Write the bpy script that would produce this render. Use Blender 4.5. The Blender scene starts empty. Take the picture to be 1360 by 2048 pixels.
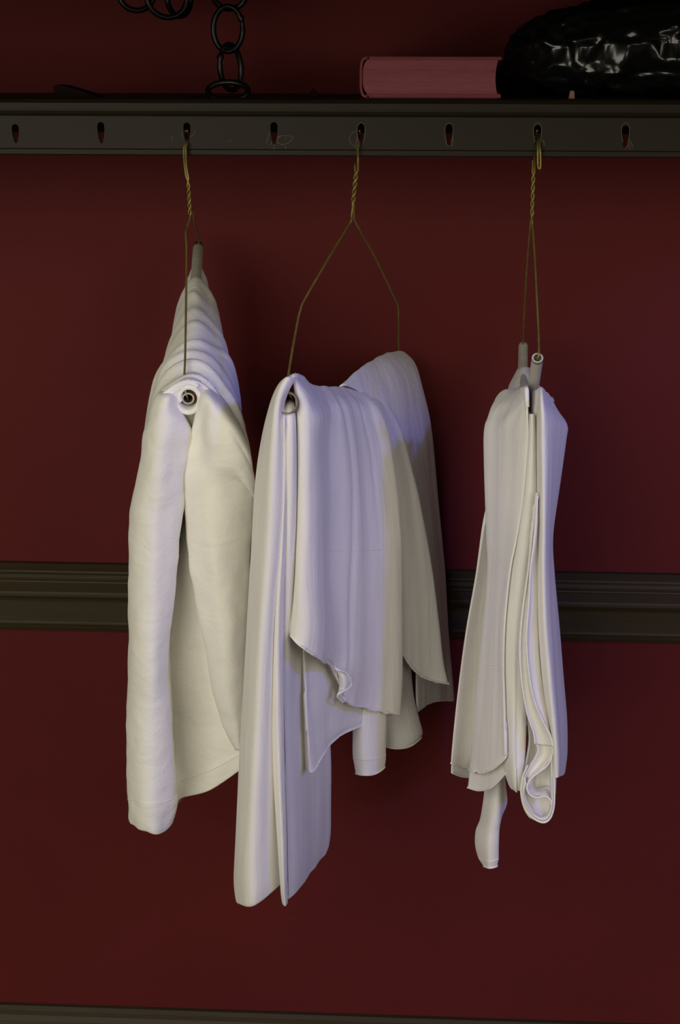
import bpy, bmesh, math, random
import numpy as np
from mathutils import Vector, Matrix, noise

random.seed(4)
S = bpy.context.scene
COL = S.collection

# ------------------------------------------------------------------ camera
W, H, FPX = 1360, 2048, 2960.0
CAM_Z, CAM_D = 1.25, 1.57                     # eye height, distance of the eye from the wall (wall is y = 0)
PITCH, YAW, ROLL = math.radians(16.983), math.radians(2.923), math.radians(0.0974)
CY, SY, CP, SP = math.cos(YAW), math.sin(YAW), math.cos(PITCH), math.sin(PITCH)
fwd = Vector((-SY * CP, CY * CP, -SP))
rgt = Vector((CY, SY, 0))
upv = rgt.cross(fwd)
a = math.cos(ROLL) * rgt + math.sin(ROLL) * upv
b = -math.sin(ROLL) * rgt + math.cos(ROLL) * upv
CAMLOC = Vector((0, -CAM_D, CAM_Z))
cam = bpy.data.cameras.new('camera')
camo = bpy.data.objects.new('camera', cam)
COL.objects.link(camo)
m = Matrix((a, b, -fwd)).transposed().to_4x4()
m.translation = CAMLOC
camo.matrix_world = m
cam.sensor_fit = 'VERTICAL'
cam.sensor_height = 24.0
cam.lens = 24.0 * FPX / H
cam.clip_start = 0.02
S.camera = camo


KD = 1.0          # how far the near half of a hanger reaches out in front of its hook


def P(px, py, d):
    """point of the scene seen at a pixel of the photograph, d metres in front of the wall"""
    if d > .255:
        d = .255 + (d - .255) * KD
    v = (px - W / 2) / FPX * a - (py - H / 2) / FPX * b + fwd
    t = (CAM_D - d) / v.y
    return CAMLOC + v * t


# ------------------------------------------------------------------ world, lights, exposure
wd = bpy.data.worlds.new('world')
S.world = wd
wd.use_nodes = True
wd.node_tree.nodes['Background'].inputs[0].default_value = (1.0, 0.86, 0.70, 1)
wd.node_tree.nodes['Background'].inputs[1].default_value = 0.03


def area(name, loc, target, sx, sy, power, colr, spread=180):
    l = bpy.data.lights.new(name, 'AREA')
    l.shape = 'RECTANGLE'
    l.size, l.size_y = sx, sy
    l.energy, l.color = power, colr
    l.spread = math.radians(spread)
    o = bpy.data.objects.new(name, l)
    o.location = loc
    o.rotation_euler = (Vector(target) - Vector(loc)).to_track_quat('-Z', 'Y').to_euler()
    COL.objects.link(o)
    return o


area('ceiling_lamp_light', (-0.95, -2.55, 1.62), (0.0, 0, 0.85), 1.7, 1.9, 39, (1.0, 0.945, 0.77))
area('right_fill_light', (1.5, -2.7, 1.75), (0.0, 0, 0.85), 1.3, 1.3, 18, (1.0, 0.92, 0.76))  # added fill for right-facing folds, stands for no known lamp
area('window_daylight', (1.13, -1.32, 1.75), (0.0, -0.3, 0.95), 0.10, 0.13, 8.4, (0.165, 0.165, 1.0))

S.view_settings.view_transform = 'Standard'
S.view_settings.look = 'None'
S.view_settings.gamma = 1
S.view_settings.use_curve_mapping = False
S.view_settings.exposure = 0.0


# ------------------------------------------------------------------ materials
def mat(name, base, rough=0.6, var=0.12, scale=30, bump=0.0, bscale=200, stretch=(1, 1, 1), metallic=0.0, spec=0.5,
        sheen=0.0, kind='noise'):
    mt = bpy.data.materials.new(name)
    mt.use_nodes = True
    n, l = mt.node_tree.nodes, mt.node_tree.links
    bs = n['Principled BSDF']
    tc = n.new('ShaderNodeTexCoord')
    mp = n.new('ShaderNodeMapping')
    mp.inputs['Scale'].default_value = stretch
    l.new(tc.outputs['Object'], mp.inputs[0])
    nz = n.new('ShaderNodeTexNoise')
    nz.inputs['Scale'].default_value = scale
    nz.inputs['Detail'].default_value = 6
    l.new(mp.outputs[0], nz.inputs['Vector'])
    rp = n.new('ShaderNodeValToRGB')
    rp.color_ramp.elements[0].position = 0.3
    rp.color_ramp.elements[1].position = 0.7
    rp.color_ramp.elements[0].color = [c * (1 - var) for c in base] + [1]
    rp.color_ramp.elements[1].color = [min(1, c * (1 + var)) for c in base] + [1]
    l.new(nz.outputs[0], rp.inputs[0])
    l.new(rp.outputs[0], bs.inputs['Base Color'])
    bs.inputs['Roughness'].default_value = rough
    bs.inputs['Metallic'].default_value = metallic
    bs.inputs['Specular IOR Level'].default_value = spec
    if sheen:
        bs.inputs['Sheen Weight'].default_value = sheen
    if bump:
        n2 = n.new('ShaderNodeTexNoise')
        n2.inputs['Scale'].default_value = bscale
        n2.inputs['Detail'].default_value = 4
        l.new(mp.outputs[0], n2.inputs['Vector'])
        bp = n.new('ShaderNodeBump')
        bp.inputs['Strength'].default_value = bump
        bp.inputs['Distance'].default_value = 0.002
        l.new(n2.outputs[0], bp.inputs['Height'])
        l.new(bp.outputs[0], bs.inputs['Normal'])
    return mt


def cloth_mat(name, base, wale, crease):
    """cotton: faint vertical ribs of the knit or the grain of the weave"""
    mt = mat(name, base, rough=0.92, var=0.035, scale=14, spec=0.15, sheen=0.12)
    n, l = mt.node_tree.nodes, mt.node_tree.links
    bs = n['Principled BSDF']
    tc = n.new('ShaderNodeTexCoord')
    wv = n.new('ShaderNodeTexNoise')
    wv.inputs['Scale'].default_value = wale
    wv.inputs['Detail'].default_value = 3
    mp = n.new('ShaderNodeMapping')
    mp.inputs['Scale'].default_value = (1, 1, 0.55)
    l.new(tc.outputs['Object'], mp.inputs[0])
    l.new(mp.outputs[0], wv.inputs['Vector'])
    bp = n.new('ShaderNodeBump')
    bp.inputs['Strength'].default_value = 0.35
    bp.inputs['Distance'].default_value = 0.0008
    l.new(wv.outputs[0], bp.inputs['Height'])
    cr = n.new('ShaderNodeTexNoise')                      # soft creasing
    cr.inputs['Scale'].default_value = 42
    cr.inputs['Detail'].default_value = 3
    cr.inputs['Distortion'].default_value = 0.8
    mp2 = n.new('ShaderNodeMapping')
    mp2.inputs['Scale'].default_value = crease
    l.new(tc.outputs['Object'], mp2.inputs[0])
    l.new(mp2.outputs[0], cr.inputs['Vector'])
    b2 = n.new('ShaderNodeBump')
    b2.inputs['Strength'].default_value = 0.22
    b2.inputs['Distance'].default_value = 0.006
    l.new(cr.outputs[0], b2.inputs['Height'])
    l.new(b2.outputs[0], bp.inputs['Normal'])
    l.new(bp.outputs[0], bs.inputs['Normal'])
    return mt


M_WALL = mat('red_wall_paint', (0.104, 0.0142, 0.0142), 0.65, 0.06, 5, 0.22, 150, spec=0.10)
M_DADO = mat('dark_varnished_wood', (0.042, 0.030, 0.0145), 0.5, 0.14, 9, 0.12, 60, stretch=(0.4, 6, 6), spec=0.22)
M_RAIL = mat('brown_shelf_paint', (0.0140, 0.0088, 0.0032), 0.5, 0.07, 6, 0.05, 90, stretch=(0.5, 2, 2), spec=0.22)
M_SCR = mat('bare_scratch', (0.17, 0.15, 0.12), 0.6, 0.2, 60)
M_WIRE = mat('brassy_wire', (0.27, 0.21, 0.055), 0.42, 0.25, 90, metallic=0.55)
M_TUBE = mat('grey_cardboard', (0.46, 0.43, 0.35), 0.85, 0.10, 60, 0.15, 300)
M_BROWN = mat('brown_cardboard', (0.24, 0.19, 0.125), 0.9, 0.15, 60, 0.2, 300)
M_COTTON = cloth_mat('white_woven_cotton', (0.82, 0.80, 0.745), 1500, (1, 1, 1.6))
M_JERSEY = cloth_mat('white_jersey_knit', (0.80, 0.775, 0.74), 1900, (1.4, 1.4, .22))
M_THREAD = mat('white_hem_thread', (0.86, 0.84, 0.80), 0.9, 0.05, 400, 0.3, 1500)
M_COVER = mat('red_book_cloth', (0.16, 0.020, 0.026), 0.7, 0.1, 60, 0.15, 900)
M_BAG = mat('black_bin_bag_plastic', (0.006, 0.006, 0.006), 0.22, 0.1, 20, 0.0, 60, spec=0.6)
M_CHAIN = mat('black_plastic', (0.004, 0.004, 0.004), 0.32, 0.2, 40, 0.1, 300, spec=0.3)
M_DARK = mat('dark_brown_wood', (0.008, 0.0035, 0.0025), 0.8, 0.3, 20, spec=0.1)
M_PALE = mat('pale_pink_paper', (0.25, 0.12, 0.10), 0.8, 0.1, 40)
M_FLOOR = mat('dark_floor_boards', (0.05, 0.032, 0.02), 0.5, 0.3, 5, 0.1, 60, stretch=(1, 8, 8))
# dyed page edges: thin page lines
M_PAGES = mat('dyed_page_edges', (0.29, 0.076, 0.092), 0.75, 0.16, 40, 0.6, 500, stretch=(0.06, 0.06, 6))


# ------------------------------------------------------------------ mesh helpers
def link(o, parent=None):
    COL.objects.link(o)
    if parent is not None:
        o.parent = parent
        o.matrix_parent_inverse = Matrix.Identity(4)
        o.location = -parent.location
    return o


def obj(name, verts, faces, mt, parent=None, smooth=True):
    me = bpy.data.meshes.new(name)
    me.from_pydata([tuple(v) for v in verts], [], faces)
    me.materials.append(mt)
    for p in me.polygons:
        p.use_smooth = smooth
    me.update()
    return link(bpy.data.objects.new(name, me), parent)


def bobj(name, bm, mt, parent=None, smooth=False):
    me = bpy.data.meshes.new(name)
    bmesh.ops.recalc_face_normals(bm, faces=bm.faces)
    bm.to_mesh(me)
    bm.free()
    me.materials.append(mt)
    for p in me.polygons:
        p.use_smooth = smooth
    return link(bpy.data.objects.new(name, me), parent)


def thing(name, label, cat, loc, group=None):
    o = bpy.data.objects.new(name, None)
    o.empty_display_size = 0.02
    o.location = loc
    COL.objects.link(o)
    return tag(o, label, cat, group)


def tag(o, label, cat, group=None):
    o['label'], o['category'] = label, cat
    if group:
        o['group'] = group
    return o


def struct(o):
    o['kind'] = 'structure'
    return o


def box(bm, x0, x1, y0, y1, z0, z1, bev=0.0):
    r = bmesh.ops.create_cube(bm, size=1)
    for v in r['verts']:
        v.co = Vector(((x0 + x1) / 2 + v.co.x * (x1 - x0), (y0 + y1) / 2 + v.co.y * (y1 - y0), (z0 + z1) / 2 + v.co.z * (z1 - z0)))
    if bev:
        es = list({e for v in r['verts'] for e in v.link_edges})
        bmesh.ops.bevel(bm, geom=es, offset=bev, segments=2, affect='EDGES')


def profile(name, pts, x0, x1, mt, parent=None, smooth=False):
    """moulding: closed (y, z) profile swept along x"""
    n = len(pts)
    v = [(x0, y, z) for y, z in pts] + [(x1, y, z) for y, z in pts]
    f = [(i, (i + 1) % n, n + (i + 1) % n, n + i) for i in range(n)]
    f += [tuple(range(n)), tuple(range(2 * n - 1, n - 1, -1))]
    bm = bmesh.new()
    vs = [bm.verts.new(p) for p in v]
    for q in f:
        bm.faces.new([vs[i] for i in q])
    return bobj(name, bm, mt, parent, smooth)


def catmull(pts, sub):
    pts = [Vector(p) for p in pts]
    out = []
    n = len(pts)
    for i in range(n - 1):
        p0, p1, p2, p3 = pts[max(i - 1, 0)], pts[i], pts[i + 1], pts[min(i + 2, n - 1)]
        for k in range(sub):
            t = k / sub
            out.append(0.5 * ((2 * p1) + (p2 - p0) * t + (2 * p0 - 5 * p1 + 4 * p2 - p3) * t * t + (3 * p1 - p0 - 3 * p2 + p3) * t ** 3))
    out.append(pts[-1])
    return out


def tube_geo(path, rad, seg=8, inner=None, cap=True, close=False):
    """verts, faces of a round tube along a path; rad is a number or a list"""
    n = len(path)
    path = [Vector(p) for p in path]
    rads = rad if isinstance(rad, list) else [rad] * n
    T = []
    for i in range(n):
        if close:
            t = path[(i + 1) % n] - path[(i - 1) % n]
        else:
            t = path[min(i + 1, n - 1)] - path[max(i - 1, 0)]
        T.append(t.normalized())
    up = Vector((0.13, 0.2, 1)) if abs(T[0].z) < 0.9 else Vector((1, 0.2, 0.1))
    nrm = (up - T[0] * up.dot(T[0])).normalized()
    V, F = [], []
    frames = []
    for i in range(n):
        nrm = (nrm - T[i] * nrm.dot(T[i])).normalized()
        frames.append((nrm.copy(), T[i].cross(nrm)))
    def ring(i, r):
        A, B = frames[i]
        return [path[i] + (A * math.cos(2 * math.pi * k / seg) + B * math.sin(2 * math.pi * k / seg)) * r for k in range(seg)]
    for i in range(n):
        V += ring(i, rads[i])
    m_ = n if close else n - 1
    for i in range(m_):
        j = (i + 1) % n
        for k in range(seg):
            F.append((i * seg + k, i * seg + (k + 1) % seg, j * seg + (k + 1) % seg, j * seg + k))
    if inner:
        o = len(V)
        for i in range(n):
            V += ring(i, rads[i] * inner)
        for i in range(n - 1):
            for k in range(seg):
                F.append((o + i * seg + k, o + (i + 1) * seg + k, o + (i + 1) * seg + (k + 1) % seg, o + i * seg + (k + 1) % seg))
        for i in (0, n - 1):
            for k in range(seg):
                F.append((i * seg + k, o + i * seg + k, o + i * seg + (k + 1) % seg, i * seg + (k + 1) % seg))
    elif cap and not close:
        F.append(tuple(range(seg)))
        F.append(tuple(range((n - 1) * seg, n * seg)))
    return V, F


def tube(name, path, rad, mt, parent=None, seg=8, sub=5, inner=None, close=False):
    if sub > 1:
        if close:
            path = catmull(path + [path[0]], sub)[:-1]
        else:
            path = catmull(path, sub)
    V, F = tube_geo(path, rad, seg, inner, True, close)
    return obj(name, V, F, mt, parent)


def join_tubes(name, paths, rad, mt, parent, seg=7):
    V, F = [], []
    for p in paths:
        v, f = tube_geo(p, rad, seg)
        o = len(V)
        V += v
        F += [tuple(i + o for i in q) for q in f]
    return obj(name, V, F, mt, parent)


def grid_spline(rows, su, sv):
    rr = [catmull(r, su) for r in rows]
    cols = [catmull([r[j] for r in rr], sv) for j in range(len(rr[0]))]
    return [[cols[j][i] for j in range(len(cols))] for i in range(len(cols[0]))]


def panel(name, rows, mt, parent, roll_l=None, roll_r=None, su=8, sv=8, thick=0.0016, amp=0.0006, fx=55, fz=9, seed=0.0,
          fine=0.0, extra=None):
    """a hanging fold of cloth. rows: top to bottom, each a list of (px, py, d) from left to right.
    roll_l / roll_r: list of (inward metres, backward metres) turned-back edge."""
    R3 = []
    for r in rows:
        q = [P(*c) for c in r]
        if roll_l:
            e = q[0]
            q = [e + Vector((dx, db, -.33 * db)) for dx, db in reversed(roll_l)] + q
        if roll_r:
            e = q[-1]
            q = q + [e + Vector((-dx, db, -.33 * db)) for dx, db in roll_r]
        R3.append(q)
    G = grid_spline(R3, su, sv)
    nr, nc = len(G), len(G[0])
    # normals by finite difference
    N = [[None] * nc for _ in range(nr)]
    for i in range(nr):
        for j in range(nc):
            du = G[i][min(j + 1, nc - 1)] - G[i][max(j - 1, 0)]
            dv = G[min(i + 1, nr - 1)][j] - G[max(i - 1, 0)][j]
            n_ = du.cross(dv)
            N[i][j] = n_.normalized() if n_.length > 1e-12 else Vector((0, -1, 0))
    ci, cj = nr // 2, nc // 2
    flip = sum(N[i][j].dot(CAMLOC - G[i][j]) for i in range(0, nr, 3) for j in range(nc // 4, 3 * nc // 4 + 1)) < 0
    V = []
    for i in range(nr):
        for j in range(nc):
            p, n_ = G[i][j], N[i][j]
            if flip:
                n_ = -n_
            h = amp * noise.noise(Vector((p.x * fx + seed, p.y * fx, p.z * fz + seed * 1.7)))
            h += 0.4 * amp * noise.noise(Vector((p.x * fx * 2.6, p.y * fx * 2.6 + seed, p.z * fz * 2.2)))
            if fine:
                h += fine * noise.noise(Vector((p.x * 70, p.y * 70, p.z * 70 + seed)))
            if extra:
                h += extra(i / (nr - 1), j / (nc - 1), p)
            V.append(p + n_ * h)
    F = []
    for i in range(nr - 1):
        for j in range(nc - 1):
            q = (i * nc + j, i * nc + j + 1, (i + 1) * nc + j + 1, (i + 1) * nc + j)
            F.append(q[::-1] if flip else q)
    # keep the winding consistent with the outward normal
    o = obj(name, V, F, mt, parent)
    tot = 0
    for p in o.data.polygons:
        tot += p.normal.dot(CAMLOC - p.center)
    if tot < 0:
        o.data.flip_normals()
    md = o.modifiers.new('thickness', 'SOLIDIFY')
    md.thickness = thick
    md.offset = -1
    o['_g'] = 0
    del o['_g']
    PANELS[o.name] = [[V[i * nc + j] for j in range(nc)] for i in range(nr)]
    return o


PANELS = {}


def hem(o_or_pts, parent, rad=0.0009, row=-1, lo=0.0, hi=1.0, lift=0.0007, name='hem'):
    """overlocked edge: a cord with small stitches along the bottom row of a panel"""
    if isinstance(o_or_pts, list):
        pts = o_or_pts
    else:
        r = PANELS[o_or_pts.name][row]
        n = len(r)
        pts = r[int(lo * (n - 1)):int(hi * (n - 1)) + 1]
    # resample evenly
    L = [0]
    for i in range(1, len(pts)):
        L.append(L[-1] + (pts[i] - pts[i - 1]).length)
    k = max(4, int(L[-1] / 0.0009))
    out, rads, j = [], [], 0
    for q in range(k + 1):
        s = L[-1] * q / k
        while j < len(L) - 2 and L[j + 1] < s:
            j += 1
        t = 0 if L[j + 1] == L[j] else (s - L[j]) / (L[j + 1] - L[j])
        p = pts[j].lerp(pts[j + 1], t)
        out.append(p + (CAMLOC - p).normalized() * lift)
        rads.append(rad * (0.86 + 0.22 * (q % 2)))
    V, F = tube_geo(out, rads, 6)
    return obj(name, V, F, M_THREAD, parent)


def stitch(o, parent, row_f, lo, hi, name='stitch_line', rad=0.00045, dip=0.0002):
    """sewn line lying on a panel at a fraction of its height"""
    g = PANELS[o.name]
    n = len(g) - 1
    y = row_f * n
    i = min(int(y), n - 1)
    t = y - i
    r = [g[i][j].lerp(g[i + 1][j], t) for j in range(len(g[0]))]
    m_ = len(r) - 1
    pts = r[int(lo * m_):int(hi * m_) + 1]
    pts = [p + (CAMLOC - p).normalized() * dip for p in pts]
    V, F = tube_geo(pts, rad, 5)
    return obj(name, V, F, M_THREAD, parent)


# ------------------------------------------------------------------ the room
def plane_slab(name, x0, x1, y0, y1, z0, z1, mt):
    bm = bmesh.new()
    box(bm, x0, x1, y0, y1, z0, z1)
    return struct(bobj(name, bm, mt))


X0, X1 = -1.6, 1.6
plane_slab('wall_back', X0, X1, 0, 0.1, 0, 2.6, M_WALL)
plane_slab('floor', X0, X1, -3.2, 0.1, -0.05, 0, M_FLOOR)


def wz(y, px=680):
    return P(px, y, 0).z


# dado rail: reeded cap, roll and flat fascia with a lower bead
zt, zb = wz(1133.5), wz(1269)
hh = zt - zb
prof = [(0, 1.0), (-.008, 1.0), (-.0095, .985), (-.016, .93), (-.0165, .915), (-.0145, .905), (-.0145, .89), (-.0165, .88), (-.0188, .84), (-.0185, .825),
        (-.016, .815), (-.016, .80), (-.018, .79), (-.0186, .775), (-.0165, .765), (-.0162, .745), (-.019, .715), (-.0243, .66), (-.0255, .635), (-.0255, .60), (-.023, .555), (-.018, .53),
        (-.0135, .515), (-.0125, .50), (-.0125, .485), (-.0105, .470), (-.0105, .16), (-.0115, .14), (-.0115, .12), (-.009, .10), (-.0075, .05), (-.005, .0), (0, 0)]
struct(profile('trim_1', [(y, zb + hh * z) for y, z in prof], X0, X1, M_DADO))
# skirting
zs = wz(2026)
prof = [(0, zs), (-.006, zs), (-.010, zs - .004), (-.011, zs - .010), (-.014, zs - .016), (-.018, zs - .02), (-.018, 0), (0, 0)]
struct(profile('baseboard_back', prof, X0, X1, M_DADO))

# ------------------------------------------------------------------ coat rack: shelf with slotted rail
RD = 0.24                                         # rail face in front of the wall
z_top, z_groove0, z_groove1 = P(680, 196.5, RD + .012).z, P(680, 230.5, RD + .012).z, P(680, 237, RD).z
z_flange, z_bot = P(680, 299, RD).z, P(680, 313, RD).z
SX0, SX1 = -0.62, 0.62
rack = thing('coat_shelf', 'long brown painted wall shelf with a slotted hanging rail along its front', 'shelf', (0, 0, z_bot))
bm = bmesh.new()
box(bm, SX0, SX1, -RD - .002, -.001, z_top - .016, z_top - .0015)
bobj('deck', bm, M_RAIL, rack)
y = -RD
prof = [(y + .004, z_top - .001), (y - .006, z_top), (y - .010, z_top - .0015), (y - .0122, z_top - .0045), (y - .012, z_top - .009), (y - .0118, z_groove0 + .003), (y - .0105, z_groove0), (y - .006, z_groove0 - .0012),
        (y - .001, z_groove0 - .0012), (y + .004, z_groove0 - .0012)]
profile('nosing', prof, SX0, SX1, M_RAIL, rack, False)
# cleat on the wall under the deck
zc = P(680, 266, 0.02).z
bm = bmesh.new()
box(bm, SX0, SX1, -.02, -.001, zc, z_top - .0165, .001)
bobj('wall_cleat', bm, M_DARK, rack)
# rail plate with real slots
slots = [(31, 248, 287), (202, 244, 287), (374, 245, 287), (548, 244, 289), (722, 246, 289), (898, 248, 293), (1075, 250, 293), (1251, 251, 297)]
step = P(722, 266, RD).x - P(548, 266, RD).x
sl = []
for sx, sy0, sy1 in slots:
    sl.append((P(sx, 265, RD).x, P(sx, sy0, RD).z, P(sx, sy1, RD).z))
for k in (1, 2):
    sl = [(sl[0][0] - step, sl[0][1], sl[0][2])] + sl + [(sl[-1][0] + step, sl[-1][1], sl[-1][2])]
bm = bmesh.new()
loops = [[(SX0, z_bot + .002), (SX1, z_bot + .002), (SX1, z_groove0 - .0012), (SX0, z_groove0 - .0012)]]
for cx, zt_, zb_ in sl:
    w_ = .0031
    lp = []
    for k in range(9):
        t = math.pi * k / 8
        lp.append((cx + w_ * math.cos(t), zt_ - w_ + w_ * math.sin(t)))
    lp += [(cx - w_ * .98, zt_ - .008), (cx - w_ * .72, zb_ + .005), (cx - w_ * .4, zb_ + .001), (cx, zb_), (cx + w_ * .4, zb_ + .001), (cx + w_ * .72, zb_ + .005), (cx + w_ * .98, zt_ - .008)]
    loops.append(lp)
es = []
for lp in loops:
    vs = [bm.verts.new((x, -RD, z)) for x, z in lp]
    es += [bm.edges.new((vs[i], vs[(i + 1) % len(vs)])) for i in range(len(vs))]
bmesh.ops.triangle_fill(bm, edges=es, use_beauty=True)
r = bmesh.ops.extrude_face_region(bm, geom=list(bm.faces))
for v in r['geom']:
    if isinstance(v, bmesh.types.BMVert):
        v.co.y += .003
bobj('slotted_rail', bm, M_RAIL, rack)
# bead along the bottom of the rail
prof = [(y + .003, z_flange), (y - .0006, z_flange), (y - .0016, z_flange - .0008), (y - .0016, z_bot + .0012), (y - .0006, z_bot), (y + .003, z_bot)]
profile('lower_bead', prof, SX0, SX1, M_RAIL, rack)
for bx in (-0.56, 0.56):
    profile_pts = [(-.001, z_top - .0165), (-RD + .004, z_top - .0165), (-RD + .004, z_bot + .01), (-.05, z_bot - .02), (-.001, z_bot - .06)]
    profile('bracket', profile_pts, bx - .009, bx + .009, M_RAIL, rack)
# scratches round the slots
scr = [[(712, 262), (702, 268), (699, 279), (704, 289), (712, 292), (716, 285)],
       [(714, 275), (712, 286), (711, 296), (714, 301)],
       [(539, 263), (536, 276), (532, 287)], [(544, 283), (541, 290)],
       [(554, 274), (566, 271), (578, 272), (587, 274), (582, 281), (574, 287), (564, 289), (555, 284), (556, 276), (562, 272)],
       [(571, 273), (571, 280)], [(548, 289), (548, 296), (546, 300), (546, 307)], [(572, 291), (570, 303)], [(540, 309), (552, 309)],
       [(365, 263), (364, 272), (367, 279)], [(389, 260), (390, 266), (385, 271), (380, 274)], [(341, 271), (346, 281)], [(458, 285), (463, 279)],
       [(900, 292), (893, 289), (892, 282)], [(903, 293), (906, 284), (905, 270)], [(1085, 279), (1088, 285), (1088, 293)],
       [(1261, 278), (1258, 289), (1260, 299)], [(1257, 290), (1250, 297)], [(1262, 283), (1265, 296)]]
for cx in (722, 898, 1075, 1251):
    scr.append([(cx - 5, 285), (cx - 7.5, 272), (cx - 8, 256), (cx - 4, 248), (cx + 1, 245.5), (cx + 6, 249), (cx + 8, 257), (cx + 7, 274), (cx + 4, 287)])
for k, c in enumerate(scr):
    V, F = tube_geo(catmull([P(x, y_, RD + .0001) for x, y_ in c], 5), .00022, 4)
    obj('scratch', V, F, M_SCR, rack)['label'] = 'pale scratch in the brown paint'
# unseen upper deck, added to shade the wall above the shelf; carries the chain
zu = CAM_Z + 0.076
bm = bmesh.new()
box(bm, SX0, SX1, -.70, -.001, zu, zu + .02, .002)
bobj('shading_upper_deck', bm, M_RAIL, rack)


# ------------------------------------------------------------------ book
bx0, bx1 = P(719, 150, RD).x, P(1003, 150, RD).x
pz0, pz1 = P(860, 182, RD).z, P(860, 119, RD).z
bz0, bz1 = z_top, P(860, 113.5, RD).z
by0, by1 = -RD + .001, -.075
book = thing('book', 'thick red hardback book with dyed pink page edges lying flat on the shelf', 'book', ((bx0 + bx1) / 2, (by0 + by1) / 2, bz0))
cv = (bz1 - pz1) + .0004
for nm, za, zb_ in (('back_cover', bz0, bz0 + cv + .001), ('front_cover', bz1 - cv, bz1)):
    bm = bmesh.new()
    box(bm, bx0 + .006, bx1, by0, by1, za, zb_, .0006)
    bobj(nm, bm, M_COVER, book)
# rounded spine
n = 16
outer, inner = [], []
zm, hz = (bz0 + bz1) / 2, (bz1 - bz0) / 2
for k in range(n + 1):
    t = math.pi / 2 + math.pi * k / n
    outer.append((bx0 + .0075 + .0075 * math.copysign(abs(math.cos(t)) ** .55, math.cos(t)), zm + hz * math.copysign(abs(math.sin(t)) ** .6, math.sin(t))))
    inner.append((bx0 + .0085 + .0065 * math.copysign(abs(math.cos(t)) ** .55, math.cos(t)), zm + (hz - .0018) * math.copysign(abs(math.sin(t)) ** .6, math.sin(t))))
loop = outer + inner[::-1]
bm = bmesh.new()
va = [bm.verts.new((x, by0, z)) for x, z in loop]
vb = [bm.verts.new((x, by1, z)) for x, z in loop]
q = len(loop)
for i in range(q):
    bm.faces.new((va[i], va[(i + 1) % q], vb[(i + 1) % q], vb[i]))
for i in range(n):
    bm.faces.new((va[i], va[i + 1], va[q - 2 - i], va[q - 1 - i]))
    bm.faces.new((vb[i], vb[q - 1 - i], vb[q - 2 - i], vb[i + 1]))
bobj('spine', bm, M_COVER, book)
# page block with hollow fore-edge
px0, px1 = bx0 + .0022, P(996, 150, RD).x
lp = []
for k in range(13):
    t = -1 + 2 * k / 12
    lp.append((px1 - .0035 * (1 - t * t) * .55, (bz0 + cv + .001 + bz1 - cv) / 2 + t * ((bz1 - cv) - (bz0 + cv + .001)) / 2))
for k in range(13):
    t = 1 - 2 * k / 12
    lp.append((px0 + .004 * abs(t) ** 3, (bz0 + cv + .001 + bz1 - cv) / 2 + t * ((bz1 - cv) - (bz0 + cv + .001)) / 2))
bm = bmesh.new()
va = [bm.verts.new((x, by0 + .0025, z)) for x, z in lp]
vb = [bm.verts.new((x, by1 - .0025, z)) for x, z in lp]
q = len(lp)
for i in range(q):
    bm.faces.new((va[i], va[(i + 1) % q], vb[(i + 1) % q], vb[i]))
bm.faces.new(va)
bm.faces.new(vb[::-1])
bobj('page_block', bm, M_PAGES, book)

# ------------------------------------------------------------------ small scraps on the shelf
def wedge(name, pts, d0, d1, mt, label, cat):
    bm = bmesh.new()
    A = [bm.verts.new(P(x, y_, d0)) for x, y_ in pts]
    sh = Vector((0, d0 - d1, 0))
    B = [bm.verts.new(v.co + sh) for v in A]
    n = len(A)
    bm.faces.new(A)
    bm.faces.new(B[::-1])
    for i in range(n):
        bm.faces.new((A[i], B[i], B[(i + 1) % n], A[(i + 1) % n]))
    zmin = min(v.co.z for v in bm.verts)
    for v in bm.verts:
        v.co.z += z_top - .0015 - zmin
    bmesh.ops.bevel(bm, geom=list(bm.edges), offset=.0005, segments=1, affect='EDGES')
    return tag(bobj(name, bm, mt), label, cat)


wedge('wooden_wedge', [(107, 191), (107, 167), (112, 165), (128, 167.5), (150, 174), (176, 182), (191, 188.5), (191, 191)], .20, .17, M_DARK,
      'small dark wooden wedge lying on the left end of the shelf', 'wedge')
wedge('wooden_peg', [(619, 192), (622, 178), (625, 171), (628, 176), (634, 186), (643, 192)], .17, .165, M_DARK,
      'tiny dark pointed peg on the shelf left of the book', 'peg')
wedge('paper_slip', [(284, 194.5), (284, 193.4), (304, 193.4), (304, 194.5)], .232, .225, M_PALE,
      'tiny pale slip of paper on the shelf edge right of the wedge', 'paper')
wedge('pink_stick', [(1137, 197), (1141, 178), (1149, 178), (1150, 197)], .232, .227, M_PALE,
      'short pinkish stick standing below the black plastic bag', 'stick')
wedge('dark_splinter', [(371, 190.5), (372, 188.5), (390, 187.6), (410, 189.5), (411, 190.5)], .15, .14, M_DARK,
      'thin dark splinter lying on the shelf left of the chain', 'splinter')

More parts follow.
